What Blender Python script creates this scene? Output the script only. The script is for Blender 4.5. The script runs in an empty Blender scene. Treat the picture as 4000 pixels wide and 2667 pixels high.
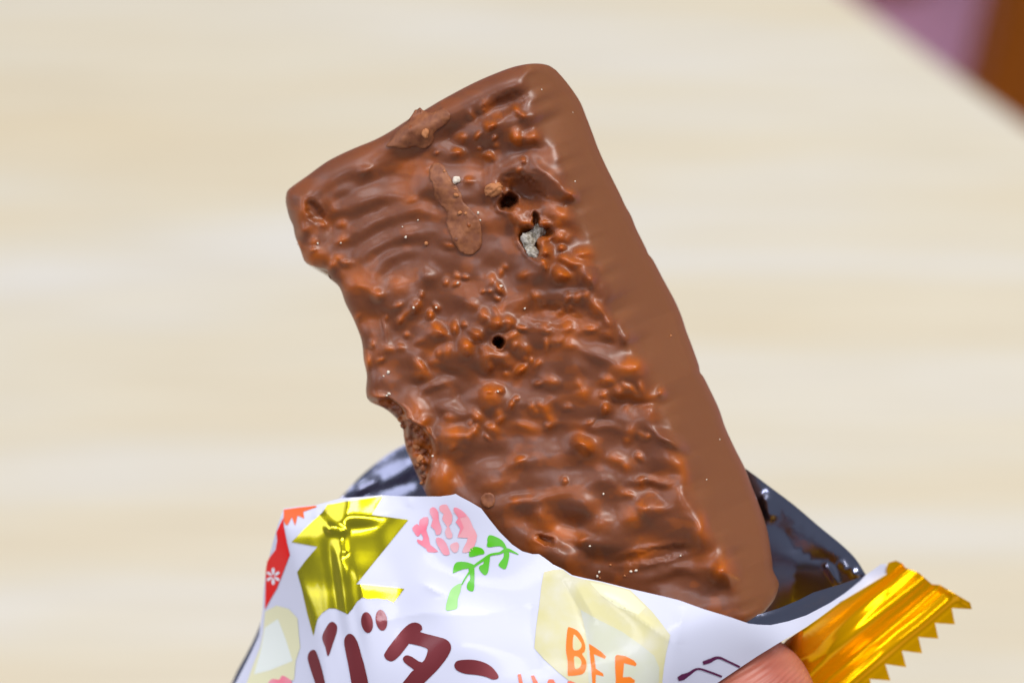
import bpy, bmesh, math, random
import numpy as np
from mathutils import Vector, Matrix
from mathutils.geometry import delaunay_2d_cdt

random.seed(7)
RNG = np.random.default_rng(11)
SC = bpy.context.scene
COL = SC.collection

# ------------------------------------------------------------------ camera
PITCH = math.radians(50)
DIST = 0.20                       # camera to the held bar
FRAME = 0.11                      # width of what the lens sees there
CAM_H = 0.42                      # above the table top (z = 0)
cam_d = bpy.data.cameras.new('camera')
cam = bpy.data.objects.new('camera', cam_d); COL.objects.link(cam)
cam.location = (0, 0, CAM_H)
cam.rotation_euler = (math.pi / 2 - PITCH, 0, 0)
cam_d.sensor_width = 36
cam_d.lens = 36 * DIST / FRAME
cam_d.clip_start = 0.01
cam_d.clip_end = 50
cam_d.dof.use_dof = True
cam_d.dof.focus_distance = DIST + 0.0015
cam_d.dof.aperture_fstop = 11.5
SC.camera = cam

# ------------------------------------------------------------------ light
SC.view_settings.view_transform = 'Standard'
SC.view_settings.look = 'None'
SC.view_settings.exposure = 0.0
SC.view_settings.gamma = 1.0
w = bpy.data.worlds.new('World'); SC.world = w; w.use_nodes = True
w.node_tree.nodes['Background'].inputs[0].default_value = (0.80, 0.86, 1.0, 1)
w.node_tree.nodes['Background'].inputs[1].default_value = 0.22

def area_lamp(name, loc, target, sx, sy, power, color):
    l = bpy.data.lights.new(name, 'AREA'); l.shape = 'RECTANGLE'
    l.size = sx; l.size_y = sy; l.energy = power; l.color = color
    o = bpy.data.objects.new(name, l); COL.objects.link(o)
    o.location = loc
    d = Vector(target) - Vector(loc)
    o.rotation_euler = d.to_track_quat('-Z', 'Y').to_euler()
    return o
# ceiling panels of the room, plus an added left light for foil reflections
area_lamp('ceiling_lamp', (-0.60, 0.60, 2.0), (-0.60, 0.60, 0), 1.2, 0.30, 13, (0.95, 0.95, 1.0))
area_lamp('ceiling_lamp', (-0.60, -0.80, 2.0), (-0.60, -0.80, 0), 1.2, 0.30, 11, (0.93, 0.91, 1.0))
area_lamp('ceiling_lamp', (0.95, 0.30, 2.0), (0.95, 0.30, 0), 1.2, 0.30, 36, (1.0, 0.97, 0.94))
area_lamp('left_fill_light', (-1.7, 0.35, 0.95), (0, 0.2, 0.2), 1.5, 1.1, 9.5, (0.90, 0.90, 1.0))

# ------------------------------------------------------------------ helpers
S = FRAME / 4000.0                # one photo pixel at the bar, in metres
CAM_M = Matrix.Translation(cam.location) @ cam.rotation_euler.to_matrix().to_4x4()
HELD = CAM_M @ Matrix.Translation((0, 0, -DIST))   # frame of the held things

def P(x, y, z):
    """sheet coordinates x, y and height z (all in 0.0275 mm units) -> metres"""
    x = np.asarray(x, float); y = np.asarray(y, float); z = np.asarray(z, float)
    k = 1 - z * S / DIST
    return np.stack([(x - 2000) * S * k, (1333.5 - y) * S * k, z * S + 0 * x], -1)

def thing(name, label, cat, group=None, M=HELD):
    o = bpy.data.objects.new(name, None); COL.objects.link(o)
    o.matrix_world = M; o.empty_display_size = 0.005
    o['label'] = label; o['category'] = cat
    if group: o['group'] = group
    return o

def link(name, me, mat, parent=None, label=None):
    o = bpy.data.objects.new(name, me); COL.objects.link(o)
    if mat is not None:
        me.materials.append(mat)
    if parent is not None: o.parent = parent
    if label: o['label'] = label
    return o

def mesh_np(name, verts, faces, smooth=True):
    me = bpy.data.meshes.new(name)
    verts = np.asarray(verts, np.float32); faces = np.asarray(faces, np.int32)
    n = faces.shape[1]
    me.vertices.add(len(verts)); me.vertices.foreach_set('co', verts.ravel())
    me.loops.add(faces.size); me.loops.foreach_set('vertex_index', faces.ravel())
    me.polygons.add(len(faces))
    me.polygons.foreach_set('loop_start', np.arange(0, faces.size, n, dtype=np.int32))
    me.update(calc_edges=True); me.validate()
    if smooth: me.polygons.foreach_set('use_smooth', np.ones(len(me.polygons), bool))
    return me

def srgb(r, g, b):
    f = lambda c: (c / 255 / 12.92) if c / 255 <= 0.04045 else ((c / 255 + 0.055) / 1.055) ** 2.4
    return (f(r), f(g), f(b), 1)

def principled(name, base=(0.5, 0.5, 0.5, 1), rough=0.5, metal=0.0, **kw):
    m = bpy.data.materials.new(name); m.use_nodes = True
    b = m.node_tree.nodes['Principled BSDF']
    b.inputs['Base Color'].default_value = base
    b.inputs['Roughness'].default_value = rough
    b.inputs['Metallic'].default_value = metal
    for k, v in kw.items(): b.inputs[k].default_value = v
    return m, m.node_tree.nodes, m.node_tree.links, b

# --- noise
def _hash(ix, iy, seed):
    h = (ix.astype(np.int64) * 374761393 + iy.astype(np.int64) * 668265263 + seed * 974634777) & 0xffffffff
    h = ((h ^ (h >> 13)) * 1274126177) & 0xffffffff
    return ((h ^ (h >> 16)) & 0xffff) / 65535.0
def vnoise(x, y, seed=0):
    ix = np.floor(x); iy = np.floor(y); fx = x - ix; fy = y - iy
    ux = fx ** 3 * (fx * (fx * 6 - 15) + 10); uy = fy ** 3 * (fy * (fy * 6 - 15) + 10)
    a = _hash(ix, iy, seed); b = _hash(ix + 1, iy, seed); c = _hash(ix, iy + 1, seed); d = _hash(ix + 1, iy + 1, seed)
    return ((a * (1 - ux) + b * ux) * (1 - uy) + (c * (1 - ux) + d * ux) * uy) * 2 - 1
def fbm(x, y, seed=0, o=3):
    r = 0; a = 1
    for k in range(o):
        r = r + a * vnoise(x * 2 ** k + 17.3 * k, y * 2 ** k - 9.1 * k, seed + k); a *= .5
    return r
def smooth01(x): x = np.clip(x, 0, 1); return x * x * (3 - 2 * x)
def softplus(x, r): return np.where(x > 20 * r, x, r * np.log1p(np.exp(np.clip(x / r, -40, 40))))

def catmull(pts, n=6, closed=False):
    pts = np.asarray(pts, float); N = len(pts); out = []
    rng = range(N) if closed else range(N - 1)
    for i in rng:
        p1 = pts[i]; p2 = pts[(i + 1) % N]
        p0 = pts[i - 1] if (closed or i > 0) else 2 * p1 - p2
        p3 = pts[(i + 2) % N] if (closed or i + 2 < N) else 2 * p2 - p1
        for k in range(n):
            t = k / n
            out.append(.5 * (2 * p1 + (p2 - p0) * t + (2 * p0 - 5 * p1 + 4 * p2 - p3) * t * t + (3 * p1 - p0 - 3 * p2 + p3) * t ** 3))
    if not closed: out.append(pts[-1])
    return np.array(out)

def resample(pts, n_or_u):
    pts = np.asarray(pts, float)
    s = np.r_[0, np.cumsum(np.linalg.norm(np.diff(pts, axis=0), axis=1))]; s /= s[-1]
    u = np.linspace(0, 1, n_or_u) if np.isscalar(n_or_u) else n_or_u
    return np.stack([np.interp(u, s, pts[:, 0]), np.interp(u, s, pts[:, 1])], -1)

def dist_poly(x, y, poly):
    shp = x.shape; x = x.ravel(); y = y.ravel(); best = np.full(x.shape, 1e18)
    for a, b in zip(poly[:-1], poly[1:]):
        dx, dy = b - a; L = dx * dx + dy * dy + 1e-9
        t = np.clip(((x - a[0]) * dx + (y - a[1]) * dy) / L, 0, 1)
        best = np.minimum(best, (x - a[0] - t * dx) ** 2 + (y - a[1] - t * dy) ** 2)
    return np.sqrt(best).reshape(shp)

class TPS:
    def __init__(self, pts):
        pts = np.asarray(pts, float); self.c = pts[:, :2] / 1000; z = pts[:, 2]; n = len(pts)
        K = self.phi(self.c[:, None] - self.c[None]) + 1e-4 * np.eye(n)
        Pm = np.c_[np.ones(n), self.c]
        A = np.zeros((n + 3, n + 3)); A[:n, :n] = K; A[:n, n:] = Pm; A[n:, :n] = Pm.T
        s = np.linalg.solve(A, np.r_[z, 0, 0, 0]); self.w = s[:n]; self.a = s[n:]
    @staticmethod
    def phi(d):
        r2 = (d ** 2).sum(-1); return .5 * r2 * np.log(r2 + 1e-12)
    def __call__(self, x, y):
        x = np.asarray(x, float) / 1000; y = np.asarray(y, float) / 1000
        r = self.a[0] + self.a[1] * x + self.a[2] * y
        for (cx, cy), w_ in zip(self.c, self.w):
            r2 = (x - cx) ** 2 + (y - cy) ** 2
            r = r + w_ * .5 * r2 * np.log(r2 + 1e-12)
        return r

def sheet(name, poly, F, step, mat, parent, lift=0.0, label=None, thick=0.0):
    """a film of the given outline lying on the surface z = F(x, y)"""
    poly = np.array(poly, float); out = []
    for a_, b_ in zip(poly, np.roll(poly, -1, 0)):
        n = max(1, int(np.ceil(np.linalg.norm(b_ - a_) / step))); out += [tuple(a_ + (b_ - a_) * k / n) for k in range(n)]
    nb = len(out)
    gx, gy = np.meshgrid(np.arange(poly[:, 0].min(), poly[:, 0].max(), step), np.arange(poly[:, 1].min(), poly[:, 1].max(), step * .87))
    gx = gx + (np.arange(len(gx)) % 2)[:, None] * step / 2
    gx = gx.ravel(); gy = gy.ravel()
    ring = np.vstack([poly, poly[:1]])
    ins = np.zeros(len(gx), bool)
    for (x0, y0), (x1, y1) in zip(ring[:-1], ring[1:]):
        c = (y0 > gy) != (y1 > gy)
        ins ^= c & (gx < (x1 - x0) * (gy - y0) / (y1 - y0 if y1 != y0 else 1e-9) + x0)
    gx, gy = gx[ins], gy[ins]
    if len(gx):
        k = dist_poly(gx, gy, ring) > step * .45; gx, gy = gx[k], gy[k]
    pts = [Vector(p) for p in out] + [Vector((a_, b_)) for a_, b_ in zip(gx, gy)]
    vo, _, fo, *_ = delaunay_2d_cdt(pts, [(k, (k + 1) % nb) for k in range(nb)], [], 1, 1e-4)
    x = np.array([v_[0] for v_ in vo]); y = np.array([v_[1] for v_ in vo])
    fo = np.array([f_ for f_ in fo])
    ar = (x[fo[:, 1]] - x[fo[:, 0]]) * (y[fo[:, 2]] - y[fo[:, 0]]) - (x[fo[:, 2]] - x[fo[:, 0]]) * (y[fo[:, 1]] - y[fo[:, 0]])
    fo[ar > 0] = fo[ar > 0][:, ::-1]              # y runs down, so this faces the camera
    me = mesh_np(name, np.stack([x, y, 0 * x], -1), fo)
    p = P(x, y, F(x, y)); e = 1.5
    tx = P(x + e, y, F(x + e, y)) - P(x - e, y, F(x - e, y))
    ty = P(x, y - e, F(x, y - e)) - P(x, y + e, F(x, y + e))
    nn = np.cross(tx, ty); nn /= np.linalg.norm(nn, axis=1)[:, None]
    p = p + nn * lift * S
    me.vertices.foreach_set('co', p.astype(np.float32).ravel()); me.update()
    me.normals_split_custom_set_from_vertices([tuple(v) for v in nn])
    o = link(name, me, mat, parent, label)
    if thick:
        m = o.modifiers.new('film', 'SOLIDIFY'); m.thickness = thick; m.offset = -1
    return o

# ------------------------------------------------------------------ setting
CW = np.array(CAM_M.to_3x3())
def ray(px, py):
    d = CW @ np.array([(px - 2000) * S, (1333.5 - py) * S, -DIST]); return d / np.linalg.norm(d)
def on_z(px, py, z):
    d = ray(px, py); t = (z - CAM_H) / d[2]; return np.array(cam.location) + d * t
FLOOR_Z = -0.72

# table material: pale oak laminate, grain along the boards
mt, nd, lk, bs = principled('pale_oak', rough=0.42)
tc = nd.new('ShaderNodeTexCoord'); mp = nd.new('ShaderNodeMapping')
mp.inputs['Rotation'].default_value = (0, 0, math.radians(-15))
mp.inputs['Scale'].default_value = (3.2, 34, 34)
n1 = nd.new('ShaderNodeTexNoise'); n1.inputs['Scale'].default_value = 1.0; n1.inputs['Detail'].default_value = 5; n1.inputs['Roughness'].default_value = .55
cr = nd.new('ShaderNodeValToRGB')
cr.color_ramp.elements[0].position = .30; cr.color_ramp.elements[0].color = srgb(212, 198, 168)
cr.color_ramp.elements[1].position = .68; cr.color_ramp.elements[1].color = srgb(215, 212, 204)
e = cr.color_ramp.elements.new(.5); e.color = srgb(213, 205, 184)
mp2 = nd.new('ShaderNodeMapping'); mp2.inputs['Rotation'].default_value = (0, 0, math.radians(-15)); mp2.inputs['Scale'].default_value = (14, 420, 420)
n2 = nd.new('ShaderNodeTexNoise'); n2.inputs['Scale'].default_value = 1.0; n2.inputs['Detail'].default_value = 4
mx = nd.new('ShaderNodeMix'); mx.data_type = 'RGBA'; mx.blend_type = 'MULTIPLY'; mx.inputs['Factor'].default_value = .18
cr2 = nd.new('ShaderNodeValToRGB'); cr2.color_ramp.elements[0].position = .35; cr2.color_ramp.elements[0].color = (.62, .55, .45, 1); cr2.color_ramp.elements[1].position = .6; cr2.color_ramp.elements[1].color = (1, 1, 1, 1)
lk.new(tc.outputs['Object'], mp.inputs[0]); lk.new(mp.outputs[0], n1.inputs[0]); lk.new(n1.outputs[0], cr.inputs[0])
lk.new(tc.outputs['Object'], mp2.inputs[0]); lk.new(mp2.outputs[0], n2.inputs[0]); lk.new(n2.outputs[0], cr2.inputs[0])
lk.new(cr.outputs[0], mx.inputs[6]); lk.new(cr2.outputs[0], mx.inputs[7]); lk.new(mx.outputs[2], bs.inputs['Base Color'])
MAT_OAK = mt

def prism(name, poly, z0, z1, mat, parent, bevel=0.003):
    bm = bmesh.new()
    lo = [bm.verts.new((x, y, z0)) for x, y in poly]
    f = bm.faces.new(lo)
    r = bmesh.ops.extrude_face_region(bm, geom=[f])
    for v in r['geom']:
        if isinstance(v, bmesh.types.BMVert): v.co.z = z1
    bmesh.ops.recalc_face_normals(bm, faces=bm.faces[:])
    if bevel: bmesh.ops.bevel(bm, geom=bm.edges[:], offset=bevel, segments=3, affect='EDGES')
    me = bpy.data.meshes.new(name); bm.to_mesh(me); bm.free()
    return link(name, me, mat, parent)

a = on_z(3375, 0, 0)[:2]; b = on_z(4000, 448, 0)[:2]
ed = (b - a) / np.linalg.norm(b - a); inn = np.array([-ed[1], ed[0]])
if inn @ (np.array([0, .3]) - a) < 0: inn = -inn
c0 = a - ed * .55; c1 = a + ed * .75
tab = [tuple(c0), tuple(c1), tuple(c1 + inn * .95), tuple(c0 + inn * .95)]
table = thing('table', 'pale oak table with fine straight grain, blurred behind the chocolate bar', 'table', M=Matrix.Identity(4))
prism('table_top', tab, -0.028, 0.0, MAT_OAK, table, .004)
for q in tab:
    cxy = np.array(tab).mean(0); q = np.array(q); d = (cxy - q) / np.linalg.norm(cxy - q); q = q + d * .12
    prism('leg', [(q[0] - .03, q[1] - .03), (q[0] + .03, q[1] - .03), (q[0] + .03, q[1] + .03), (q[0] - .03, q[1] + .03)], FLOOR_Z, -0.0285, MAT_OAK, table, .004)

mf, nd, lk, bs = principled('mauve_carpet', rough=.95)
tn = nd.new('ShaderNodeTexNoise'); tn.inputs['Scale'].default_value = 180; tn.inputs['Detail'].default_value = 3
cr = nd.new('ShaderNodeValToRGB'); cr.color_ramp.elements[0].color = srgb(244, 178, 212); cr.color_ramp.elements[1].color = srgb(250, 196, 224)
lk.new(tn.outputs[0], cr.inputs[0]); lk.new(cr.outputs[0], bs.inputs['Base Color'])
floor = prism('floor', [(-3, -2), (3, -2), (3, 4), (-3, 4)], FLOOR_Z - .05, FLOOR_Z, mf, None, 0)
floor['kind'] = 'structure'; floor['label'] = 'mauve floor seen past the table corner'

mw, nd, lk, bs = principled('brown_wood', rough=.6)
bs.inputs['Specular IOR Level'].default_value = .15
tc = nd.new('ShaderNodeTexCoord'); mp = nd.new('ShaderNodeMapping'); mp.inputs['Scale'].default_value = (60, 60, 5)
tn = nd.new('ShaderNodeTexNoise'); tn.inputs['Scale'].default_value = 1; tn.inputs['Detail'].default_value = 4
cr = nd.new('ShaderNodeValToRGB'); cr.color_ramp.elements[0].color = srgb(142, 86, 0); cr.color_ramp.elements[1].color = srgb(158, 96, 0)
lk.new(tc.outputs['Object'], mp.inputs[0]); lk.new(mp.outputs[0], tn.inputs[0]); lk.new(tn.outputs[0], cr.inputs[0]); lk.new(cr.outputs[0], bs.inputs['Base Color'])
MAT_BROWN = mw
d = ray(3890, 150); hit = np.array(cam.location) + d * (0.98 / d[1])
chair = thing('chair', 'brown wooden chair standing beyond the table corner, badly out of focus', 'chair', M=Matrix.Translation((hit[0], hit[1], FLOOR_Z)))
def sq(x, y, r): return [(x - r, y - r), (x + r, y - r), (x + r, y + r), (x - r, y + r)]
R_ = .027
for lx in (0, .40):
    prism('leg', sq(lx + R_, R_, R_), 0, .43, MAT_BROWN, chair, .003)
    prism('back_post', sq(lx + R_, .40 + R_, R_), 0, .86, MAT_BROWN, chair, .003)
prism('seat', [(-.015, -.02), (.47, -.02), (.47, .398), (-.015, .398)], .432, .46, MAT_BROWN, chair, .006)
for zz in (.60, .72, .82):
    prism('back_rail', [(.056, .415), (.398, .415), (.398, .438), (.056, .438)], zz, zz + .035, MAT_BROWN, chair, .003)
prism('stretcher', [(.056, .017), (.398, .017), (.398, .037), (.056, .037)], .12, .15, MAT_BROWN, chair, .002)

# ------------------------------------------------------------------ chocolate bar
def Z1(x, y): return (1050 + x * .57395, 200 + y * .57395)
def Z2(x, y): return (1350 + x * .59524, 900 + y * .59524)
def Z3(x, y): return (1500 + x * .68027, 1600 + y * .68027)
def Z4(x, y): return (900 + x * .52106, 1850 + y * .52106)
def Z5(x, y): return (1900 + x * .46769, 1950 + y * .46769)
def Z6(x, y): return (2700 + x * .55272, 1900 + y * .55272)

top = [(1116, 775), (1122, 748), (1142, 728), (1199, 688), (1280, 630), (1371, 585), (1463, 547), (1526, 513), (1567, 486), (1610, 458), (1660, 430), (1727, 390), (1854, 323), (1968, 275), (2037, 255), (2095, 249), (2141, 256), (2172, 275)]
left = [(1116, 775), (1118, 800), (1130, 849), (1145, 883), (1153, 923), (1173, 975), (1193, 1024), (1234, 1044), (1277, 1055), (1285, 1084), (1326, 1122), (1350, 1186), (1380, 1245), (1412, 1329), (1421, 1406), (1433, 1465), (1430, 1531), (1445, 1567), (1499, 1593), (1535, 1620), (1570, 1662), (1579, 1715), (1588, 1757), (1602, 1790), (1622, 1838), (1650, 1899), (1665, 1930), (1760, 2150), (1880, 2460), (1960, 2690), (2010, 2790)]
right = [(2172, 275), (2205, 312), (2240, 358), (2268, 403), (2286, 447), (2311, 512), (2337, 582), (2367, 649), (2395, 705), (2423, 761), (2442, 803), (2466, 845), (2484, 891), (2503, 929), (2524, 972), (2533, 993), (2553, 1019), (2591, 1091), (2633, 1168), (2661, 1231), (2680, 1290), (2701, 1345), (2729, 1424), (2735, 1454), (2750, 1475), (2785, 1545), (2810, 1600), (2833, 1668), (2867, 1743), (2908, 1824), (2935, 1893), (2969, 1981), (2997, 2069), (3014, 2171), (3020, 2226), (3039, 2267), (3041, 2294), (3024, 2341), (2990, 2385)]
bottom = [(2010, 2790), (2300, 2690), (2600, 2570), (2800, 2480), (2930, 2428), (2990, 2385)]
top, left, right, bottom = [catmull(c, 5) for c in (top, left, right, bottom)]
OUT = np.concatenate([top[:-1], right[:-1], bottom[::-1][:-1], left[::-1]])
AX = np.array([.385, .923]); AX /= np.linalg.norm(AX); NX = np.array([AX[1], -AX[0]])
ridge = np.array([(2035, 240), (2090, 420), (2225, 760), (2330, 1050), (2420, 1300), (2545, 1520), (2640, 1790), (2735, 2030), (2850, 2240), (2925, 2450), (3000, 2700)], float)
rt = ridge @ AX; rc = ridge @ NX
def bar_frame(x, y):
    t = x * AX[0] + y * AX[1]; c = x * NX[0] + y * NX[1]
    return t, c - np.interp(t, rt, rc)

LUMPS = []      # x, y, rx, ry, angle, height, thin-coat
def lump(p, rx, ry=None, ang=0, h=20, o=0.0): LUMPS.append((p[0], p[1], rx, ry or rx, math.radians(ang), h, o))
# crisps showing through, read off the front face
for x, y, r, ry, an, h, o in [
    (1735, 430, 22, 14, 50, 12, .9), (1690, 400, 30, 20, 30, 10, .8), (1525, 510, 34, 20, -35, 20, 1), (1420, 570, 24, 16, -20, 14, 1), (1300, 580, 26, 30, 20, 16, .9),
    (1690, 570, 34, 50, 0, 24, 1), (1780, 590, 50, 34, 20, 22, .9), (1290, 680, 24, 24, 0, 10, .8), (1440, 655, 18, 14, 0, 8, .8), (1560, 650, 22, 16, 30, 8, .7),
    (1650, 780, 120, 40, -30, 16, 0), (1850, 800, 90, 36, 60, 18, .1), (2050, 980, 46, 30, 50, 34, .7), (1960, 900, 90, 40, 45, 26, .2), (1520, 800, 40, 100, 10, 16, 0),
    (1700, 1110, 60, 46, -20, 30, .6), (1740, 1160, 44, 30, 0, 14, .9), (1870, 1180, 34, 26, 0, 14, 1), (1980, 1250, 40, 40, 0, 22, 1), (2000, 1100, 60, 50, 30, 22, .7),
    (1850, 1300, 56, 36, 20, 26, .7), (1885, 1360, 22, 16, 0, 14, 1), (2000, 1325, 18, 16, 0, 10, 1), (2130, 1360, 40, 26, 10, 14, .8), (2100, 1440, 60, 30, 10, 14, .8), (1990, 1510, 34, 40, 0, 22, 1),
    (1060, 1060, 50, 90, 60, 8, .5), (960, 1010, 50, 30, 0, 6, .6), (1370, 890, 26, 18, 0, 8, .6), (420, 1080, 40, 60, 20, 8, .5), (240, 1080, 40, 110, 10, 12, .8), (310, 1400, 110, 50, 20, 14, .8), (660, 800, 40, 26, -20, 6, .4),
    (1300, 700, 40, 30, 0, 8, .6), (1150, 690, 14, 12, 0, 7, .8)]:
    lump(Z1(x, y), r * .574, ry * .574, an, h, o)
for x, y, r, ry, an, h, o in [
    (110, 380, 120, 44, 5, 20, .7), (210, 410, 34, 30, 0, 14, .8), (350, 370, 60, 50, 0, 10, .7), (670, 330, 14, 14, 0, 8, 1), (735, 345, 16, 14, 0, 10, 1), (790, 305, 18, 14, 0, 10, 1), (1015, 265, 16, 26, 0, 10, 1),
    (1020, 370, 18, 36, -30, 20, .9), (895, 405, 12, 12, 0, 8, 1), (940, 400, 14, 12, 0, 8, 1), (1000, 450, 16, 22, -30, 10, 1), (445, 520, 34, 40, 0, 18, .5), (595, 505, 16, 20, 0, 12, .8), (555, 560, 18, 20, 0, 12, 1),
    (620, 660, 30, 64, -40, 22, .9), (720, 640, 26, 46, 10, 22, 1), (790, 770, 46, 36, 30, 30, 1), (870, 690, 44, 32, 40, 26, .7), (905, 560, 30, 30, 20, 16, 1), (980, 610, 40, 34, 0, 26, .9), (1060, 590, 34, 24, 0, 18, 1), (1140, 630, 40, 20, 20, 12, 1),
    (1325, 750, 14, 40, 0, 10, .9), (1100, 765, 16, 20, 0, 10, .8), (930, 860, 40, 60, 0, 22, .8), (1000, 830, 90, 46, 20, 26, .2), (1145, 915, 44, 24, -45, 26, 1), (1215, 850, 14, 22, 0, 10, 1), (1180, 780, 40, 24, 0, 10, .5),
    (145, 865, 20, 50, 0, 14, 1), (485, 890, 40, 30, 50, 18, 1), (510, 950, 50, 34, 60, 10, .9), (590, 850, 40, 40, 0, 8, .6), (930, 1090, 60, 56, 0, 34, .9), (940, 1065, 20, 14, 0, 10, 1), (1000, 1055, 20, 16, 0, 14, .8), (1080, 1140, 16, 34, 20, 16, 1), (1120, 1090, 20, 16, 0, 8, .9),
    (860, 1220, 60, 34, 50, 28, .9), (1015, 1235, 30, 26, -30, 16, .9), (980, 1300, 40, 40, 40, 20, 1), (720, 1340, 56, 50, 10, 18, 1), (855, 1320, 30, 40, 0, 12, .8), (1180, 1290, 70, 30, 10, 8, .8), (450, 1180, 60, 80, -40, 22, .9), (510, 1250, 40, 30, 0, 14, .9), (220, 1110, 70, 40, 20, 20, .9),
    (1430, 290, 50, 40, 20, 26, 1), (1550, 150, 60, 50, 0, 22, .9), (1420, 100, 18, 16, 0, 10, 1), (1310, 120, 44, 40, 0, 24, .9), (1480, 200, 60, 40, 20, 14, .8),
    (1470, 440, 170, 44, 8, 30, 0), (1610, 330, 40, 90, -25, 30, .2), (1660, 500, 36, 60, -40, 26, .9), (1450, 720, 110, 70, 20, 10, .7), (1720, 600, 34, 80, -12, 24, .4), (1880, 740, 44, 120, -22, 34, .1), (1880, 900, 90, 60, 20, 30, .9), (1730, 990, 50, 34, 10, 14, .9),
    (1920, 1090, 190, 40, 3, 30, .8), (2080, 1075, 30, 30, 0, 20, 1), (1710, 1175, 26, 30, 0, 16, 1), (1340, 980, 50, 30, 40, 12, .9), (1550, 1400, 60, 50, 40, 26, .9), (2120, 1370, 130, 34, 30, 26, 0), (2000, 1200, 60, 50, 50, 18, .1),
    (770, 440, 80, 70, 0, 14, 0), (500, 370, 70, 60, 0, 14, 0), (580, 1030, 100, 28, -20, 18, 0), (230, 790, 44, 60, 20, 14, .2), (250, 640, 18, 90, -14, 12, 0), (700, 1190, 90, 40, 10, 16, 0), (1270, 240, 70, 50, -50, 20, 0), (1640, 830, 120, 34, 25, 16, 0),
    (820, 950, 190, 40, 30, 14, .3), (1330, 1120, 150, 34, -4, 12, 0), (1640, 1290, 200, 30, 6, 12, .1)]:
    lump(Z2(x, y), r * .595, ry * .595, an, h, o)
for x, y, r, ry, an, h, o in [
    (1960, 905, 64, 80, -25, 62, .8), (1930, 940, 36, 36, 0, 20, 1), (1700, 520, 44, 150, -28, 30, .3), (1820, 690, 44, 100, -10, 28, .8), (1560, 405, 110, 24, 3, 22, 0), (1700, 340, 44, 110, -20, 22, .8), (1640, 180, 110, 30, 32, 26, 0), (1420, 620, 60, 50, 20, 18, .9),
    (1540, 560, 130, 60, -5, 22, .2), (330, 390, 60, 110, 20, 26, .9), (1150, 210, 50, 44, 30, 24, .9), (920, 610, 36, 60, -30, 18, .4), (1000, 690, 110, 40, 15, 18, .8), (880, 760, 60, 50, 20, 14, .8), (1170, 750, 90, 40, 15, 18, 0), (1010, 840, 100, 60, 35, 18, 0), (1480, 830, 110, 34, -10, 10, .9),
    (850, 520, 170, 34, -14, 18, .1), (780, 310, 90, 40, 0, 14, 0), (1330, 290, 60, 40, 20, 14, .8), (1650, 930, 140, 36, -10, 16, 0), (1240, 420, 130, 40, 10, 16, 0), (620, 430, 80, 40, 0, 10, .4), (1230, 660, 60, 40, 0, 10, .5)]:
    lump(Z3(x, y), r * .68, ry * .68, an, h, o)
for k in range(120):            # smaller unevenness of the coating
    t = RNG.uniform(300, 3100); d = RNG.uniform(-1050, -10); c = np.interp(t, rt, rc) + d
    p = t * AX + c * NX
    r = RNG.uniform(26, 56)
    LUMPS.append((p[0], p[1], r * RNG.uniform(1, 2), r, RNG.normal(0.1, .5), RNG.uniform(-18, 20), 0.5 if RNG.random() < .2 else 0))
for k in range(150):            # grains of crisp under the coat, in loose clusters
    cx_, cy_, sx_ = [(1850, 1120, 150), (1900, 1330, 170), (1960, 560, 130), (2150, 980, 110), (2330, 1250, 90), (2500, 1560, 90), (1750, 1600, 190), (2100, 1750, 230), (1500, 1300, 90), (2300, 2050, 230), (1250, 960, 80)][k % 11]
    p = (RNG.normal(cx_, sx_), RNG.normal(cy_, sx_)); t_ = p[0] * AX[0] + p[1] * AX[1]
    if p[0] * NX[0] + p[1] * NX[1] - np.interp(t_, rt, rc) > -15: continue
    r = RNG.uniform(9, 19); LUMPS.append((p[0], p[1], r * RNG.uniform(1, 1.6), r, RNG.uniform(0, 3), RNG.uniform(5, 12), RNG.uniform(.5, 1)))
HOLES = [(1985, 788, 32, 25, -20, 150), (2045, 745, 78, 52, 25, 44), (2075, 945, 30, 54, -28, 74), (2092, 862, 12, 30, 0, 60), (2110, 905, 40, 24, 0, 60), (*Z2(1006, 735), 17, 18, 0, 200), (*Z3(930, 750), 34, 14, 20, 30), (*Z1(310, 1090), 24, 48, -35, 18), (*Z1(1560, 390), 110, 34, -28, 16), (*Z3(1560, 830), 120, 24, -10, 16), (*Z2(1340, 560), 110, 40, 10, 22)]

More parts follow.
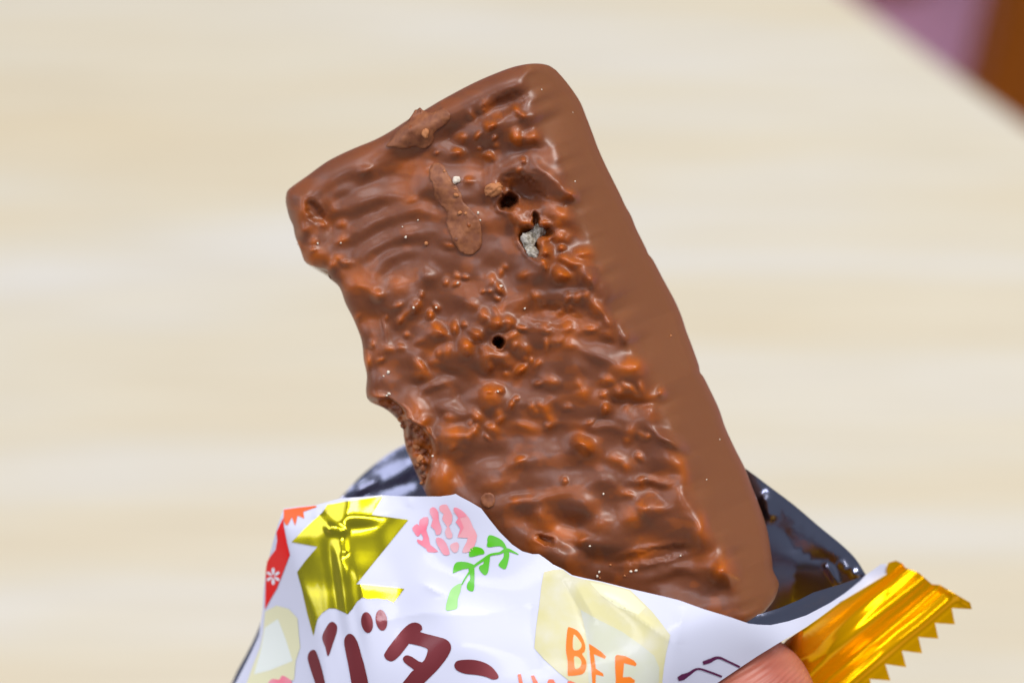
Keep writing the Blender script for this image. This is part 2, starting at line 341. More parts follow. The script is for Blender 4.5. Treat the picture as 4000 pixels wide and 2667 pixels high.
def bar_height(x, y, e):
    t, d = bar_frame(x, y)
    d = d + (20 * vnoise(t / 85, 0 * t, 5) + 8 * vnoise(t / 36, 0 * t + 3, 6)) * np.exp(-(d / 75) ** 2)
    z = -.24 * softplus(-d, 22) - 1.35 * softplus(d, 26) + 45
    side = smooth01((d + 30) / 60)              # 1 on the smooth mould-side flank
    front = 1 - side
    rim = smooth01((150 - e) / 60)
    # ripples of the cooled coating at the upper left
    r = np.hypot(x - 1640, (y - 1180) * 1.1) + 20 * vnoise(x / 130, y / 130, 21)
    mk = np.exp(-(((x - 1430) / 240) ** 2 + ((y - 870) / 230) ** 2)) * (1 - rim)
    z = z + 6.5 * mk * np.sin(2 * np.pi * r / 96 + .6)
    # slow undulation and long folds lying across the bar
    und = 25 * vnoise((x * .97 + y * .24) / 165, (y * .97 - x * .2) / 120, 31) + 8 * vnoise(x / 84, y / 66, 41)
    z = z + und * front * (1 - .75 * rim) * (1 - .55 * mk)
    z = z + side * (3 * fbm(x / 260, y / 260, 51, 2))
    # thick rim along the top with a trough under it
    z = z + 16 * np.exp(-((e - 62) / 46) ** 2) * front * smooth01((1500 - t) / 200) - 22 * np.exp(-((e - 165) / 55) ** 2) * front * smooth01((1250 - t) / 200)
    thin = np.zeros_like(z)
    xo, yo = x, y
    x = xo + 11 * vnoise(xo / 70, yo / 70, 171) + 2.5 * vnoise(xo / 30, yo / 30, 172); y = yo + 11 * vnoise(xo / 70, yo / 70, 173) + 2.5 * vnoise(xo / 30, yo / 30, 174)
    flat = 1 - .88 * smooth01((d - 5) / 80)
    for (cx, cy, rx, ry, an, h, o) in LUMPS:
        m = (np.abs(x - cx) < 3 * max(rx, ry)) & (np.abs(y - cy) < 3 * max(rx, ry))
        if not m.any(): continue
        X = x[m] - cx; Y = y[m] - cy; ca, sa = math.cos(an), math.sin(an)
        q = ((X * ca + Y * sa) / rx) ** 2 + ((-X * sa + Y * ca) / ry) ** 2
        g = np.exp(-q * .85)
        k = 1.55 if max(rx, ry) < 30 else (.85 if max(rx, ry) > 2.4 * min(rx, ry) else 1.3)
        z[m] += h * k * g * flat[m]
        if o: thin[m] = np.maximum(thin[m], o * np.exp(-q * .9) * flat[m])
    x, y = xo, yo
    for (cx, cy, rx, ry, an, h) in HOLES:
        an = math.radians(an)
        X = x - cx + 5 * vnoise(x / 14, y / 14, 61); Y = y - cy + 5 * vnoise(x / 14, y / 14, 62); ca, sa = math.cos(an), math.sin(an)
        q = ((X * ca + Y * sa) / rx) ** 2 + ((-X * sa + Y * ca) / ry) ** 2
        z = z - h * np.exp(-np.clip(q, 0, 40) ** 2)
        z = z + .12 * min(h, 90) * np.exp(-((np.sqrt(q) - 1.5) / .4) ** 2) * front
    # broken left flank: the coating is crumbly at the edge
    xl = np.interp(y, [1540, 1565, 1592, 1640, 1668, 1715, 1780, 1850, 1915], [1510, 1545, 1572, 1598, 1652, 1684, 1690, 1676, 1662]) + 5 * vnoise(y / 22, 0 * y, 75)
    cr = smooth01((xl - x) / 9) * smooth01((y - 1548) / 22) * smooth01((1930 - y) / 40)
    z = z - cr * (44 + 14 * vnoise(x / 40, y / 40, 71) + 14 * vnoise(x / 17, y / 17, 72)) + 9 * np.exp(-((x - xl - 12) / 10) ** 2) * smooth01((y - 1570) / 30) * smooth01((1900 - y) / 40)
    z = z + front * .5 * vnoise(x / 22, y / 22, 81) * (1 - rim)
    # rounding towards the outline
    R = 52 + 26 * smooth01((1350 - t) / 200) * front - 14 * side
    ee = np.clip(e / R, 0, 1)
    z = z - R * (1 - np.sqrt(np.clip(1 - (1 - ee) ** 2, 0, 1)))
    thin = np.clip(thin * .85 + .28 * smooth01((fbm(x / 80, y / 60, 91, 3) - .1) / .6) * front * (1 - .6 * mk) + .35 * cr * smooth01(vnoise(x / 25, y / 25, 77) + .5), 0, 1)
    thin *= (1 - .5 * rim * smooth01((1250 - t) / 100))
    return z, thin, side

def spread(n, p=1.7):
    u = np.linspace(-1, 1, n); v = np.sign(u) * (1 - (1 - np.abs(u)) ** p); return .35 * (u + 1) / 2 + .65 * (v + 1) / 2
NS, NT = 330, 560
us = spread(NS, 1.9); ut = spread(NT, 1.5)
T_ = resample(top, us); B_ = resample(bottom, us); L_ = resample(left, ut); R_c = resample(right, ut)
u = us[None, :, None]; v = ut[:, None, None]
G = (1 - v) * T_[None] + v * B_[None] + (1 - u) * L_[:, None] + u * R_c[:, None] - ((1 - u) * (1 - v) * T_[0] + u * (1 - v) * T_[-1] + (1 - u) * v * B_[0] + u * v * B_[-1])
X, Y = G[..., 0], G[..., 1]
E = dist_poly(X, Y, resample(OUT, 260))
E[0] = E[-1] = 0; E[:, 0] = E[:, -1] = 0
Zf, thin, side = bar_height(X, Y, E)
def bar_back(x, y):
    t, d = bar_frame(x, y); return .24 * (d - 240) - 400
# closed body: front grid, wall rings, coarse back
verts = [P(X, Y, Zf).reshape(-1, 3)]; A_thin = [thin.ravel()]; A_side = side.ravel()
idx = np.arange(NS * NT).reshape(NT, NS)
fq = np.stack([idx[:-1, :-1], idx[1:, :-1], idx[1:, 1:], idx[:-1, 1:]], -1).reshape(-1, 4)
loop = np.r_[idx[0, :-1], idx[:-1, -1], idx[-1, ::-1][:-1], idx[::-1, 0][:-1]]
lx, ly, lz = X.ravel()[loop], Y.ravel()[loop], Zf.ravel()[loop]
cx, cy = lx.mean(), ly.mean(); n0 = NS * NT; faces = [fq]; prev = loop; NL = len(loop)
lb = bar_back(lx, ly)
for f, ins in ((.12, 0.0), (.3, .0), (.5, -.002), (.7, -.006), (.88, -.016), (.97, -.032), (1, -.06), (1, -.5)):
    ins = -ins
    wx = lx + (cx - lx) * ins; wy = ly + (cy - ly) * ins
    wz = lz + np.minimum(bar_back(wx, wy) - lz, -6) * f + 5 * vnoise(wx / 50, wy / 50, 5) * (f < 1)
    verts.append(P(wx, wy, wz)); A_thin.append(np.zeros(NL))
    cur = n0 + np.arange(NL); n0 += NL
    faces.append(np.stack([prev, np.roll(prev, -1), np.roll(cur, -1), cur], -1)); prev = cur
verts.append(P(cx, cy, bar_back(cx, cy))[None]); A_thin.append(np.zeros(1))
faces = np.concatenate(faces)
me = mesh_np('coating', np.concatenate(verts), faces)
bm = bmesh.new(); bm.from_mesh(me); bm.verts.ensure_lookup_table()
c_ = bm.verts[n0]
for i in range(NL):
    fc = bm.faces.new((bm.verts[prev[i]], bm.verts[prev[(i + 1) % NL]], c_)); fc.smooth = True
bmesh.ops.recalc_face_normals(bm, faces=bm.faces[:])
bm.to_mesh(me); bm.free()
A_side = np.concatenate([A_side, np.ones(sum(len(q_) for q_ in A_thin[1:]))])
at = me.attributes.new('flank_tone', 'FLOAT', 'POINT'); at.data.foreach_set('value', A_side.astype(np.float32))
at = me.attributes.new('thin_coat', 'FLOAT', 'POINT'); at.data.foreach_set('value', np.concatenate(A_thin).astype(np.float32))

mc, nd, lk, bs = principled('milk_chocolate', rough=.36)
bs.inputs['Subsurface Weight'].default_value = .3
bs.inputs['Subsurface Radius'].default_value = (1.0, .46, .12)
bs.inputs['Subsurface Scale'].default_value = .0013
bs.inputs['IOR'].default_value = 1.5
bs.inputs['Specular IOR Level'].default_value = .6
an_ = nd.new('ShaderNodeAttribute'); an_.attribute_name = 'thin_coat'
tn = nd.new('ShaderNodeTexNoise'); tn.inputs['Scale'].default_value = 420; tn.inputs['Detail'].default_value = 4
tc = nd.new('ShaderNodeTexCoord'); lk.new(tc.outputs['Object'], tn.inputs[0])
c1 = nd.new('ShaderNodeMix'); c1.data_type = 'RGBA'
c1.inputs[6].default_value = srgb(112, 60, 33); c1.inputs[7].default_value = srgb(130, 74, 42)
lk.new(tn.outputs[0], c1.inputs['Factor'])
c2 = nd.new('ShaderNodeMix'); c2.data_type = 'RGBA'; c2.inputs[7].default_value = srgb(184, 92, 0)
am = nd.new('ShaderNodeAttribute'); am.attribute_name = 'flank_tone'      # paler brown on the flank, walls and back
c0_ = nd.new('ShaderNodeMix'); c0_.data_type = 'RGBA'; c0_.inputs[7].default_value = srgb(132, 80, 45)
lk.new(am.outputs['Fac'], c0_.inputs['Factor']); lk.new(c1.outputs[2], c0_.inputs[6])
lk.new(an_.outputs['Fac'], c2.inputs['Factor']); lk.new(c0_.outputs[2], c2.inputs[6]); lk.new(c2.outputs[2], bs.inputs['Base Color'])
rr = nd.new('ShaderNodeMapRange'); rr.inputs['To Min'].default_value = .34; rr.inputs['To Max'].default_value = .43
tn2 = nd.new('ShaderNodeTexNoise'); tn2.inputs['Scale'].default_value = 900; tn2.inputs['Detail'].default_value = 5; lk.new(tc.outputs['Object'], tn2.inputs[0])
lk.new(tn2.outputs[0], rr.inputs['Value']); lk.new(rr.outputs[0], bs.inputs['Roughness'])
bp = nd.new('ShaderNodeBump'); bp.inputs['Strength'].default_value = .04; bp.inputs['Distance'].default_value = .0002
lk.new(tn2.outputs[0], bp.inputs['Height']); lk.new(bp.outputs[0], bs.inputs['Normal'])
MAT_CHOC = mc

bar = thing('chocolate_bar', 'lumpy milk chocolate crisp bar sticking up out of the torn white wrapper', 'chocolate bar')
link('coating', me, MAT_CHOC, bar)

def Hbar(x, y):
    x = np.atleast_1d(np.asarray(x, float)); y = np.atleast_1d(np.asarray(y, float))
    return bar_height(x, y, dist_poly(x, y, resample(OUT, 260)))[0]

# thin pale flakes stuck on the coating
mfl, nd, lk, bs = principled('dry_chocolate_flake', rough=.55)
tn = nd.new('ShaderNodeTexNoise'); tn.inputs['Scale'].default_value = 1100; tn.inputs['Detail'].default_value = 5
tc = nd.new('ShaderNodeTexCoord'); lk.new(tc.outputs['Object'], tn.inputs[0])
cr = nd.new('ShaderNodeValToRGB'); cr.color_ramp.elements[0].position = .35; cr.color_ramp.elements[0].color = srgb(124, 70, 42); cr.color_ramp.elements[1].position = .78; cr.color_ramp.elements[1].color = srgb(164, 102, 60)
lk.new(tn.outputs[0], cr.inputs[0]); lk.new(cr.outputs[0], bs.inputs['Base Color'])
bp = nd.new('ShaderNodeBump'); bp.inputs['Strength'].default_value = .3; bp.inputs['Distance'].default_value = .0002; lk.new(tn.outputs[0], bp.inputs['Height']); lk.new(bp.outputs[0], bs.inputs['Normal'])

def flake(pts, h, label):
    pts = catmull(pts, 4, True)
    pts = pts + 2.5 * np.stack([vnoise(pts[:, 0] / 9, pts[:, 1] / 9, 3), vnoise(pts[:, 0] / 9, pts[:, 1] / 9, 4)], -1)
    ctr = pts.mean(0)
    gx, gy = np.meshgrid(np.linspace(pts[:, 0].min() - 5, pts[:, 0].max() + 5, 26), np.linspace(pts[:, 1].min() - 5, pts[:, 1].max() + 5, 26))
    hz = Hbar(gx.ravel(), gy.ravel()).reshape(gx.shape)
    for _ in range(3): hz[1:-1, 1:-1] = (hz[:-2, 1:-1] + hz[2:, 1:-1] + hz[1:-1, :-2] + hz[1:-1, 2:] + hz[1:-1, 1:-1]) / 5
    def F(x, y):
        fx = (x - gx[0, 0]) / (gx[0, 1] - gx[0, 0]); fy = (y - gy[0, 0]) / (gy[1, 0] - gy[0, 0])
        ix = np.clip(fx.astype(int), 0, 24); iy = np.clip(fy.astype(int), 0, 24); fx = np.clip(fx - ix, 0, 1); fy = np.clip(fy - iy, 0, 1)
        b = (hz[iy, ix] * (1 - fx) + hz[iy, ix + 1] * fx) * (1 - fy) + (hz[iy + 1, ix] * (1 - fx) + hz[iy + 1, ix + 1] * fx) * fy
        return b + h * .6 + 2 * fbm(x / 30, y / 30, 8, 2)
    return sheet('chocolate_flake', pts, F, 9, mfl, bar, 0, label, thick=17 * S)
flake([Z1(*p) for p in [(800, 645), (860, 560), (920, 500), (985, 425), (1035, 398), (1110, 420), (1180, 385), (1235, 430), (1205, 500), (1130, 550), (1112, 625), (1065, 668), (1000, 652), (920, 668), (850, 655)]], 10, 'pale broken flake at the top edge')
flake([Z1(*p) for p in [(1110, 770), (1185, 775), (1230, 860), (1305, 960), (1322, 1030), (1385, 1085), (1438, 1160), (1445, 1320), (1365, 1388), (1290, 1350), (1230, 1240), (1208, 1150), (1216, 1092), (1165, 1050), (1128, 980), (1118, 910), (1090, 850)]], 8, 'long pale scab of chocolate')
flake([Z3(595 + 42 * math.cos(a), 520 + 44 * math.sin(a)) for a in np.linspace(0, 6.28, 9)[:-1]], 8, 'small round pale scab')

# exposed cookie and crumbs
def chunk(name, p, r, mat, z, label=None, seed=0, sq=(1, 1, 1), sub=3):
    bm = bmesh.new(); bmesh.ops.create_icosphere(bm, subdivisions=sub, radius=1)
    for v_ in bm.verts:
        c = v_.co; k = 1 + .28 * float(vnoise(np.array([c.x * 1.7 + seed]), np.array([c.y * 1.7 + c.z * 1.3]), seed)[0]) + .12 * float(vnoise(np.array([c.x * 5 + seed]), np.array([c.y * 5 + c.z * 4]), seed + 3)[0])
        v_.co = Vector((c.x * sq[0], c.y * sq[1], c.z * sq[2])) * (r * S * k)
    for f_ in bm.faces: f_.smooth = True
    me_ = bpy.data.meshes.new(name); bm.to_mesh(me_); bm.free()
    o = link(name, me_, mat, bar, label); o.location = Vector(P(p[0], p[1], z)); o.rotation_euler = (0, 0, seed * .7)
    return o
mck, nd, lk, bs = principled('pale_cookie', rough=.85)
tn = nd.new('ShaderNodeTexNoise'); tn.inputs['Scale'].default_value = 2200; tn.inputs['Detail'].default_value = 4
tc = nd.new('ShaderNodeTexCoord'); lk.new(tc.outputs['Object'], tn.inputs[0])
cr = nd.new('ShaderNodeValToRGB'); cr.color_ramp.elements[0].position = .36; cr.color_ramp.elements[0].color = srgb(128, 120, 102); cr.color_ramp.elements[1].position = .55; cr.color_ramp.elements[1].color = srgb(184, 178, 166)
lk.new(tn.outputs[0], cr.inputs[0]); lk.new(cr.outputs[0], bs.inputs['Base Color'])
bp = nd.new('ShaderNodeBump'); bp.inputs['Strength'].default_value = .8; bp.inputs['Distance'].default_value = .0003; lk.new(tn.outputs[0], bp.inputs['Height']); lk.new(bp.outputs[0], bs.inputs['Normal'])
mcr, nd, lk, bs = principled('toasted_crumb', srgb(180, 116, 70), .7)
mwh, nd, lk, bs = principled('pale_crumb', srgb(226, 214, 196), .6)

def hz1(p): return float(Hbar(p[0], p[1])[0])
def base_z(p):       # nearby coating level outside a hole
    return max(hz1((p[0] + dx, p[1] + dy)) for dx in (-60, 0, 60) for dy in (-60, 0, 60))
for (p, r, dz, sd, sq_) in (((2102, 908), 38, 70, 2, (1, .75, .6)), ((2066, 942), 33, 74, 5, (.8, 1.2, .6)), ((2080, 985), 24, 66, 6, (.8, 1.2, .6))):
    chunk('cookie_piece', p, r, mck, base_z(p) - dz, 'grey-white cookie showing in a pit', sd, sq_, 4)
chunk('crumb', (1928, 742), 32, mcr, hz1((1900, 742)) + 10, 'curled toasted crumb at the edge of the hole', 3, (.8, 1.1, .7), 4)
p = Z1(1065, 560); chunk('crumb', p, 17, mcr, hz1(p) + 12, None, 9, (.8, 1.1, .5))
p = (1783, 703); chunk('crumb', p, 15, mwh, hz1(p) + 10, 'pale crumb on the scab', 4, (1, 1, .7))
for k, (x_, y_, r) in enumerate([(1628, 1745, 13), (1655, 1760, 12), (1640, 1790, 15), (1650, 1825, 13), (1634, 1815, 10), (1655, 1860, 11), (1648, 1885, 8), (1566, 1606, 12), (1560, 1640, 9), (1575, 1665, 10)]):
    chunk('crisp_piece', (x_, y_), r, (mcr, mfl)[k % 2], hz1((x_, y_)) + 4, None, 60 + k, (.8, 1.2, .7), 3)
for i, (q, r, m_) in enumerate([
    (Z1(1425, 1100), 7, mwh), (Z1(333, 1308), 6, mwh), (Z1(198, 1312), 5, mwh), (Z1(490, 1305), 5, mwh), (Z1(932, 1265), 7, mwh), (Z1(1070, 1310), 12, mcr), (Z1(910, 1195), 4, mwh), (Z1(1015, 1150), 4, mwh), (Z1(2085, 886), 5, mwh), (Z1(1857, 262), 4, mwh), (Z1(2070, 418), 3, mwh),
    (Z1(1275, 980), 13, mcr), (Z1(1300, 1100), 12, mcr), (Z1(1340, 1105), 10, mcr), (Z1(1195, 820), 8, mcr), (Z1(1440, 1150), 5, mwh), (Z1(1270, 940), 8, mcr),
    (Z2(1176, 512), 6, mwh), (Z2(280, 930), 9, mwh), (Z2(250, 955), 5, mwh), (Z2(285, 1070), 8, mwh), (Z2(270, 1082), 6, mwh), (Z2(2135, 690), 7, mcr), (Z2(445, 508), 7, mwh), (Z2(595, 505), 6, mwh), (Z2(1020, 365), 9, mwh), (Z2(735, 345), 6, mwh), (Z2(570, 1478), 6, mwh), (Z2(1000, 1055), 6, mwh),
    
    (Z3(1418, 928), 8, mwh), (Z3(1447, 922), 8, mwh), (Z3(1235, 930), 7, mwh), (Z3(1225, 955), 7, mwh), (Z3(1240, 965), 5, mcr), (Z3(1182, 782), 6, mwh), (Z3(1703, 837), 5, mwh), (Z3(1260, 482), 6, mwh), (Z3(1383, 952), 6, mcr), (Z3(1300, 890), 6, mcr), (Z3(1852, 400), 4, mwh), (Z3(280, 265), 6, mwh), (Z3(1928, 170), 4, mwh)]):
    chunk('crumb', q, r * .8, m_, hz1(q) + r * .45, None, i + 20, (1, .8, .7), 2)

# ------------------------------------------------------------------ wrapper
def lineval(pts):
    pts = catmull(pts, 8); return lambda y: np.interp(y, pts[:, 0], pts[:, 1])
def Hb(x, y):                      # smoothed level of the bar's front
    t, d = bar_frame(np.float64(x), np.float64(y)); return float(-.24 * max(-d, 0) - 1.35 * max(d, 0) + 45)
ctrl = [(1240, 2010, -330), (1400, 1960, -290), (1560, 1945, -235), (1780, 1930, Hb(1780, 1930) + 55), (1950, 2075, Hb(1950, 2075) + 55), (2130, 2180, Hb(2130, 2180) + 55), (2350, 2270, Hb(2350, 2270) + 60), (2650, 2345, 75), (2860, 2415, 85), (3010, 2440, 30), (3150, 2405, -110), (3380, 2250, -425), (3462, 2205, -435),
        (3465, 2238, -440), (3280, 2350, -280), (3110, 2470, -40), (2960, 2560, 45), (2800, 2667, 70), (2600, 2560, 110), (2300, 2450, 60), (2000, 2350, -40), (1700, 2250, -130), (1450, 2250, -210), (1300, 2300, -270), (1350, 2600, -210), (1700, 2600, -40), (2100, 2667, 80), (2450, 2700, 110),
        (1250, 2900, -240), (1600, 3100, -120), (2000, 3200, 0), (2450, 3250, 0), (2600, 2800, 60)]
FT = TPS(ctrl)
creaseL = lineval([(1900, 1085), (1985, 1108), (2060, 1118), (2230, 1160), (2440, 1238), (2667, 1275), (3250, 1330)])
foldA = lineval([(1900, 1375), (2010, 1358), (2070, 1318), (2140, 1330), (2270, 1385), (2350, 1400), (2480, 1430), (2667, 1460), (2900, 1490)])
foldB = lineval([(1900, 1260), (2000, 1275), (2060, 1285), (2200, 1310), (2420, 1340), (2667, 1375), (2900, 1400)])
def foldC(y): return foldA(y) + 165
def seg(x, y, a, b, width, h, p=2.0):
    dx, dy = b[0] - a[0], b[1] - a[1]; L = dx * dx + dy * dy
    t = ((x - a[0]) * dx + (y - a[1]) * dy) / L; tt = np.clip(t, 0, 1)
    q = np.hypot(x - a[0] - tt * dx, y - a[1] - tt * dy) / width
    return h * np.exp(-q ** p)
def fold(x, y, pts, width, h):
    # a crease: crisp crest, flanks dying away, tapering to both ends
    pts = catmull(pts, 4); best = np.full(np.shape(x), 1e9); tt = np.zeros(np.shape(x)); n = len(pts) - 1
    for i, (a, b) in enumerate(zip(pts[:-1], pts[1:])):
        dx, dy = b - a; t = np.clip(((x - a[0]) * dx + (y - a[1]) * dy) / (dx * dx + dy * dy), 0, 1)
        q = np.hypot(x - a[0] - t * dx, y - a[1] - t * dy)
        k = q < best; best = np.where(k, q, best); tt = np.where(k, (i + t) / n, tt)
    return h * np.exp(-(np.sqrt(best ** 2 + 9) - 3) / width) * np.sin(np.pi * np.clip(tt, .03, .97)) ** .7
def F(x, y):
    z = FT(x, y)
    z = z - .62 * softplus(-(x - creaseL(y)), 9)                         # side panel folds back
    fadeA = smooth01((2900 - y) / 700)
    z = z - .34 * softplus(foldA(y) - x, 10) * fadeA - .05 * softplus(foldB(y) - x, 9) * fadeA
    z = z + 5.5 * np.sin((x - foldB(y)) / 12.5) * np.exp(-((x - foldB(y) - 15) / 62) ** 2) * smooth01((y - 2060) / 120) * smooth01((2620 - y) / 200)
    z = z + .36 * (softplus(foldC(y) - x, 22) - softplus(foldA(y) - x, 10)) * smooth01((2900 - y) / 700)
    # the upper hem bends away
    hem = np.interp(x, [1100, 1200, 1360, 1480, 1600, 1720], [2015, 2012, 2012, 2018, 1975, 1930])
    z = z - .5 * softplus(hem - y, 6) * smooth01((1640 - x) / 140)
    z = z + seg(x, y, (1240, 2010), (1290, 2062), 20, 8) + seg(x, y, (1290, 2062), (1335, 2072), 18, 8) + seg(x, y, (1335, 2072), (1348, 2150), 18, 8)
    # creases in the film
    z = z + fold(x, y, [(2325, 2312), (2420, 2360), (2520, 2430), (2630, 2512)], 34, 12)
    z = z - fold(x, y, [(2190, 2262), (2245, 2350), (2290, 2480), (2310, 2600)], 30, 12) + fold(x, y, [(2245, 2268), (2300, 2370), (2345, 2440)], 26, 7)
    z = z + fold(x, y, [(2664, 2360), (2660, 2430), (2652, 2520)], 20, 6)
    z = z + fold(x, y, [(1480, 2430), (1650, 2395), (1850, 2405), (1990, 2380)], 44, 8) - fold(x, y, [(2080, 2350), (2070, 2450), (2110, 2620)], 46, 9)
    z = z - .26 * softplus((x - 2600) * .45 + (y - 2500) * .89, 16) * smooth01((x - 2500) / 160) * smooth01((3150 - x) / 250)
    z = z + fold(x, y, [(1640, 2275), (1700, 2305), (1770, 2340)], 24, 9) + fold(x, y, [(1602, 1940), (1600, 1960), (1596, 1985)], 14, 5)
    z = z + seg(x, y, (1560, 2150), (1800, 2500), 110, 14)
    z = z + 6 * vnoise(x / 230, y / 190, 101)
    return z

def film(name, col, rough=.36, coat=.25, vary=0):
    m, nd, lk, bs = principled(name, col, rough)
    bs.inputs['Coat Weight'].default_value = coat; bs.inputs['Coat Roughness'].default_value = .09
    bs.inputs['Specular IOR Level'].default_value = .35
    if vary:
        tn = nd.new('ShaderNodeTexNoise'); tn.inputs['Scale'].default_value = 330; tn.inputs['Detail'].default_value = 4
        tc = nd.new('ShaderNodeTexCoord'); lk.new(tc.outputs['Object'], tn.inputs[0])
        cr = nd.new('ShaderNodeValToRGB'); cr.color_ramp.elements[0].position = .38; cr.color_ramp.elements[1].position = .7
        cr.color_ramp.elements[0].color = col; cr.color_ramp.elements[1].color = tuple(c + (w_ - c) * vary for c, w_ in zip(col, srgb(226, 228, 240)))
        lk.new(tn.outputs[0], cr.inputs[0]); lk.new(cr.outputs[0], bs.inputs['Base Color'])
    return m
M_WHITE = film('white_film', srgb(216, 219, 238))
M_RED = film('red_ink', srgb(236, 0, 2)); M_ORNG = film('orange_ink', srgb(246, 98, 22)); M_BUT = film('butter_yellow_ink', srgb(218, 212, 158), vary=.35); M_BUT2 = film('butter_front_ink', srgb(208, 211, 188), vary=.3); M_BUT3 = film('butter_top_ink', srgb(232, 230, 190))
M_PALE = film('pale_cream_ink', srgb(236, 243, 236)); M_PK = [film('pink_ink', srgb(*c), vary=.3) for c in ((247, 122, 146), (246, 140, 158), (244, 168, 176))]
M_GRN = film('green_ink', srgb(88, 196, 10), vary=.06); M_GRN2 = film('light_green_ink', srgb(166, 224, 142)); M_CORAL = film('coral_ink', srgb(244, 128, 96)); M_PURP = film('purple_brown_ink', srgb(92, 30, 74))
M_DAND = film('deep_orange_ink', srgb(243, 128, 34)); M_SKYB = film('white_ink', srgb(240, 242, 250))
M_MAR, nd, lk, bs = principled('maroon_foil_ink', srgb(128, 44, 50), .3, .35); bs.inputs['Coat Weight'].default_value = .8; bs.inputs['Coat Roughness'].default_value = .06
def foil(name, col, rough, metal=1.0):
    m, nd, lk, bs = principled(name, col, rough, metal)
    bs.inputs['Specular IOR Level'].default_value = 0.05
    tn = nd.new('ShaderNodeTexNoise'); tn.inputs['Scale'].default_value = 260; tn.inputs['Detail'].default_value = 3
    tc = nd.new('ShaderNodeTexCoord'); lk.new(tc.outputs['Object'], tn.inputs[0])
    bp = nd.new('ShaderNodeBump'); bp.inputs['Strength'].default_value = .02; bp.inputs['Distance'].default_value = .0004
    lk.new(tn.outputs[0], bp.inputs['Height']); lk.new(bp.outputs[0], bs.inputs['Normal'])
    return m
M_GOLDP = foil('yellow_gold_foil', (.84, .74, .004, 1), .22, 1.0)
_b = M_GOLDP.node_tree.nodes['Principled BSDF']; _b.inputs['Coat Weight'].default_value = .9; _b.inputs['Coat IOR'].default_value = 1.6; _b.inputs['Coat Roughness'].default_value = .06
M_GOLD = foil('amber_gold_foil', (.95, .47, .001, 1), .2, .6)
M_SILV = foil('dark_silver_lining', (.30, .32, .44, 1), .22)

wrapper = thing('wrapper', 'torn glossy white snack wrapper printed with gold, a pink tulip and maroon letters', 'wrapper')
outline = [(700, 3250), (920, 2667), (975, 2560), (1012, 2480), (1026, 2380), (1030, 2300), (1037, 2240), (1048, 2190), (1065, 2120), (1085, 2050), (1108, 1985), (1160, 1978), (1235, 1972), (1330, 1945), (1410, 1940), (1490, 1933), (1560, 1937), (1640, 1938), (1720, 1938), (1760, 1933), (1780, 1928), (1800, 1940), (1835, 1958), (1880, 1985), (1910, 2025), (1950, 2075), (2000, 2125), (2040, 2152), (2080, 2163), (2105, 2163), (2130, 2180), (2160, 2203), (2200, 2222), (2235, 2245), (2290, 2258), (2350, 2270), (2460, 2298), (2580, 2325), (2650, 2342), (2750, 2378), (2850, 2408), (2925, 2434), (2960, 2438), (3010, 2440), (3080, 2425), (3150, 2402), (3240, 2355), (3300, 2316), (3360, 2268), (3380, 2246), (3440, 2203), (3462, 2200), (3465, 2238), (3380, 2290), (3280, 2350), (3200, 2410), (3150, 2445), (3110, 2470), (3050, 2505), (2960, 2560), (2870, 2620), (2800, 2667), (2650, 2790), (2500, 3000), (2450, 3250)]
front = sheet('front_film', outline, F, 11, M_WHITE, wrapper, 0, 'glossy white printed front of the wrapper', thick=0)

_lift = [1.2]
def ink(name, pts, mat, smooth=3, level=0, label=None):
    pts = catmull(pts, smooth, True) if smooth else np.array(pts, float)
    return sheet(name, pts, F, 11, mat, front, 2.2 + 1.0 * level, label)
def stroke(a, pts, widths):
    pts = catmull(pts, 5); W = np.interp(np.linspace(0, 1, len(pts)), np.linspace(0, 1, len(widths)), widths)
    tg = np.gradient(pts, axis=0); tg /= np.linalg.norm(tg, axis=1)[:, None]; nn = np.stack([-tg[:, 1], tg[:, 0]], -1)
    l = pts + nn * W[:, None] / 2; r = pts - nn * W[:, None] / 2
    return [tuple(p) for p in np.concatenate([l, r[::-1]])]
z4 = lambda L: [Z4(*p) for p in L]
z5 = lambda L: [Z5(*p) for p in L]
# red panel, its flower, maple leaf
ink('printed_panel', z4([(399, 330), (372, 385), (347, 440), (354, 500), (340, 570), (300, 620), (279, 655), (268, 720), (266, 850), (262, 1015), (300, 945), (350, 860), (405, 720), (448, 605), (425, 510), (402, 390)]), M_RED, 0, 0, 'red printed panel on the folded side')
for k in range(6):
    an = math.pi / 6 + k * math.pi / 3; c = np.array(Z4(325, 765)); d = np.array([math.cos(an) * .85, math.sin(an)]); n_ = np.array([-d[1], d[0]])
    ink('printed_petal', [tuple(c + d * 5), tuple(c + d * 18 + n_ * 6), tuple(c + d * 30 + n_ * 5), tuple(c + d * 33), tuple(c + d * 30 - n_ * 5), tuple(c + d * 18 - n_ * 6)], M_SKYB, 3, 1)
ink('printed_maple_leaf', z4([(402, 268), (520, 252), (640, 240), (652, 248), (590, 270), (548, 285), (555, 335), (505, 312), (488, 388), (462, 325), (432, 385), (415, 380), (402, 350)]), M_ORNG, 0, 0, 'orange maple leaf')
# gold lightning-shaped foil
ink('printed_gold_foil', z4([(730, 232), (800, 222), (860, 208), (1000, 190), (1130, 170), (1138, 176), (1100, 240), (1060, 308), (1200, 326), (1335, 345), (1230, 475), (1100, 635), (945, 825), (1120, 842), (1305, 860), (1225, 962), (1180, 940), (1100, 930), (1030, 935), (990, 925), (950, 955), (915, 1010), (880, 1050), (840, 1030), (790, 1008), (740, 1006), (690, 1040), (655, 1085), (640, 1140), (625, 1212), (580, 1050), (540, 870), (502, 735), (560, 655), (655, 545), (560, 528), (460, 510), (560, 410), (690, 290)]), M_GOLDP, 0, 0, 'yellow gold lightning-shaped foil print')
